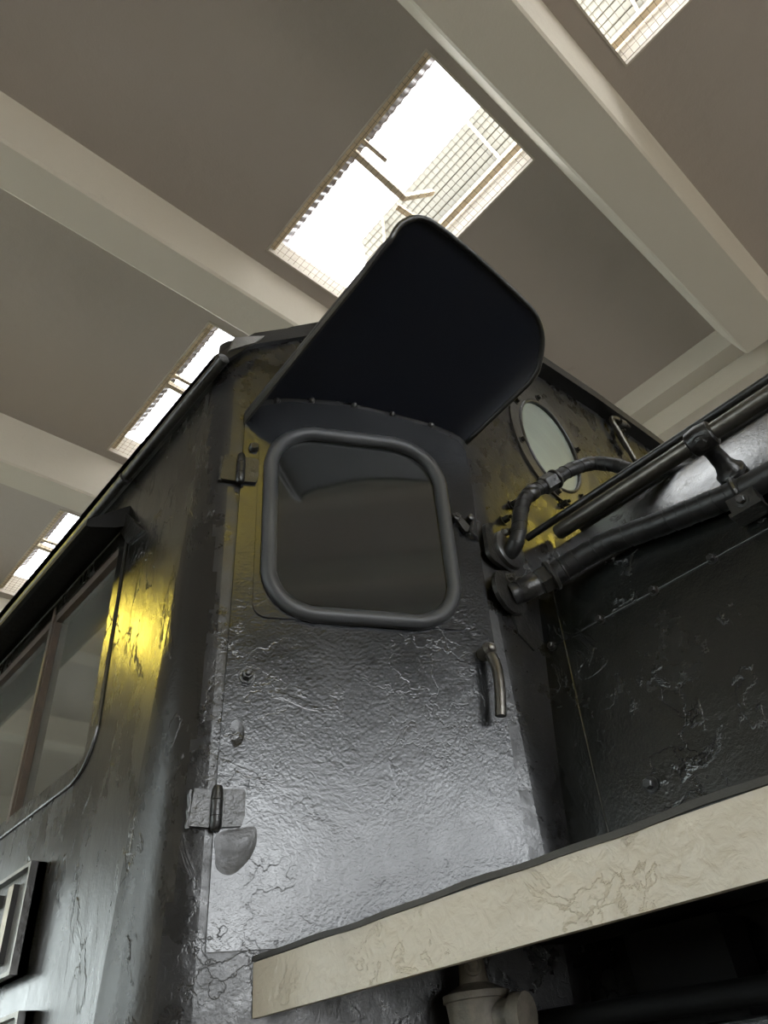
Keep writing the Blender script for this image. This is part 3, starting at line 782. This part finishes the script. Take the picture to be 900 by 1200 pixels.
# flange plates where the pipes enter the cab
def flange(cx_, cz_, pts, n0, th, name, parent, bolts):
    bm = B(); P3 = [fp(cx_ + a, cz_ + b, n0) for a, b in rquad(pts, [.02] * len(pts), 4)]
    prism(bm, P3, FN * th); f_ = mk(name, bm, M['fitting'], parent)
    for a, b in bolts:
        bm = B(); hexbolt(bm, fp(cx_ + a, cz_ + b, n0 + th), FN, .009, .015); bm2 = mk('bolt', bm, M['steel'], f_)
    return f_
fl = flange(1.33, 2.70, [(-.075, -.05), (.05, -.075), (.075, .03), (.02, .075), (-.075, .06)], .008, .012, 'flange', pipe1, [])
bm = B(); lathe(bm, [(0, .056), (.014, .055), (.018, .048)], fp(1.335, 2.70, .018), FN, 28); mk('flange_disc', bm, M['plate'], pipe1, True, 40)
bm = B(); hexbolt(bm, fp(1.315, 2.738, .034), FN, .010, .018); mk('bolt', bm, M['steel'], pipe1)
fl2 = flange(1.315, 2.565, [(-.06, -.02), (-.015, -.06), (.05, -.045), (.055, .05), (.0, .065), (-.06, .04)], .014, .012, 'flange', pipe2, [(-.005, .04), (.035, .045)])
bm = B(); prism(bm, [fp(x, z, 0) for x, z in ((1.335, 2.53), (1.43, 2.54), (1.44, 2.47), (1.40, 2.44), (1.345, 2.47))], FN * .005); mk('backing_plate', bm, M['fitting'], pipe2)

# --- running board
rb = empty('running_board'); rb.parent = loco
bm = B(); box(bm, (.802, -4.2, 1.816), (1.40, 1.20, 1.823)); mk('deck_plate', bm, M['board'], rb)
bm = B(); nseg = 120
def wob(i): return .0025 * math.sin(i * .45) + .002 * math.sin(i * 1.07 + 1)
rows = []
for i in range(nseg + 1):
    y = 1.205 - 3.4 * i / nseg
    rows.append([bm.verts.new(p) for p in ((.797 + wob(i) * .4, y, 1.8175 + wob(i) * .5), (.797 + wob(i) * .4, y, 1.8255 + wob(i) * .6), (.83, y, 1.8255 + wob(i) * .6), (.83, y, 1.8175 + wob(i) * .5))])
for a, b in zip(rows, rows[1:]):
    for k in range(4): bm.faces.new((a[k], a[(k + 1) % 4], b[(k + 1) % 4], b[k]))
bm.faces.new(rows[0]); bm.faces.new(rows[-1][::-1])
mk('edge_strip', bm, M['lip'], rb)
bm = B(); box(bm, (.800, -4.2, 1.739), (.812, 1.206, 1.817)); v_ = mk('valance', bm, M['valance'], rb); v_['label'] = 'cream painted valance with cracked paint'
for y in (-.2, -1.2, -2.2):
    bm = B(); box(bm, (.82, y, 1.70), (1.42, y + .03, 1.816)); mk('bracket', bm, M['dark'], rb)

# --- what shows in the dark under the board, with an added unseen block
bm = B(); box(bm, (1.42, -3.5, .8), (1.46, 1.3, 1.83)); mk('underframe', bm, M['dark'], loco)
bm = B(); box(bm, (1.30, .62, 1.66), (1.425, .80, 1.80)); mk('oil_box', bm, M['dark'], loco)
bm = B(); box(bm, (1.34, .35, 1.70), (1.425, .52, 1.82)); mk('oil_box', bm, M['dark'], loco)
bm = B(); box(bm, (.90, -3.4, .35), (1.42, 1.25, 1.60)); mk('floor_light_blocker', bm, M['dark'], loco)  # unseen block added to stop light bouncing up from the floor
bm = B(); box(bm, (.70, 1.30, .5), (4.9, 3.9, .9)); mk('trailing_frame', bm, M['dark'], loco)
bm = B(); tube(bm, [(1.2, 1.05, 1.695), (1.2, .5, 1.68), (1.2, -2.5, 1.66)], .018, 14); mk('under_pipe', bm, M['dark'], loco, True, 40)
vf = Vector((1.10, .985, .022))
bm = B()
lathe(bm, [(1.58, .04), (1.66, .048), (1.700, .052), (1.708, .053), (1.709, .057), (1.719, .057), (1.722, .049), (1.733, .026), (1.745, .024), (1.79, .020)], vf, (0, 0, 1), 22)
lathe(bm, [(0, .024), (.05, .024), (.052, .032), (.075, .032)], vf + Vector((0, -.02, 1.685)), (.15, -1, -.1), 16)
hexbolt(bm, vf + Vector((-.02, -.02, 1.752)), (-.6, -.6, .5), .010, .014, False)
mk('valve_body', bm, M['valve'], loco, True, 35)
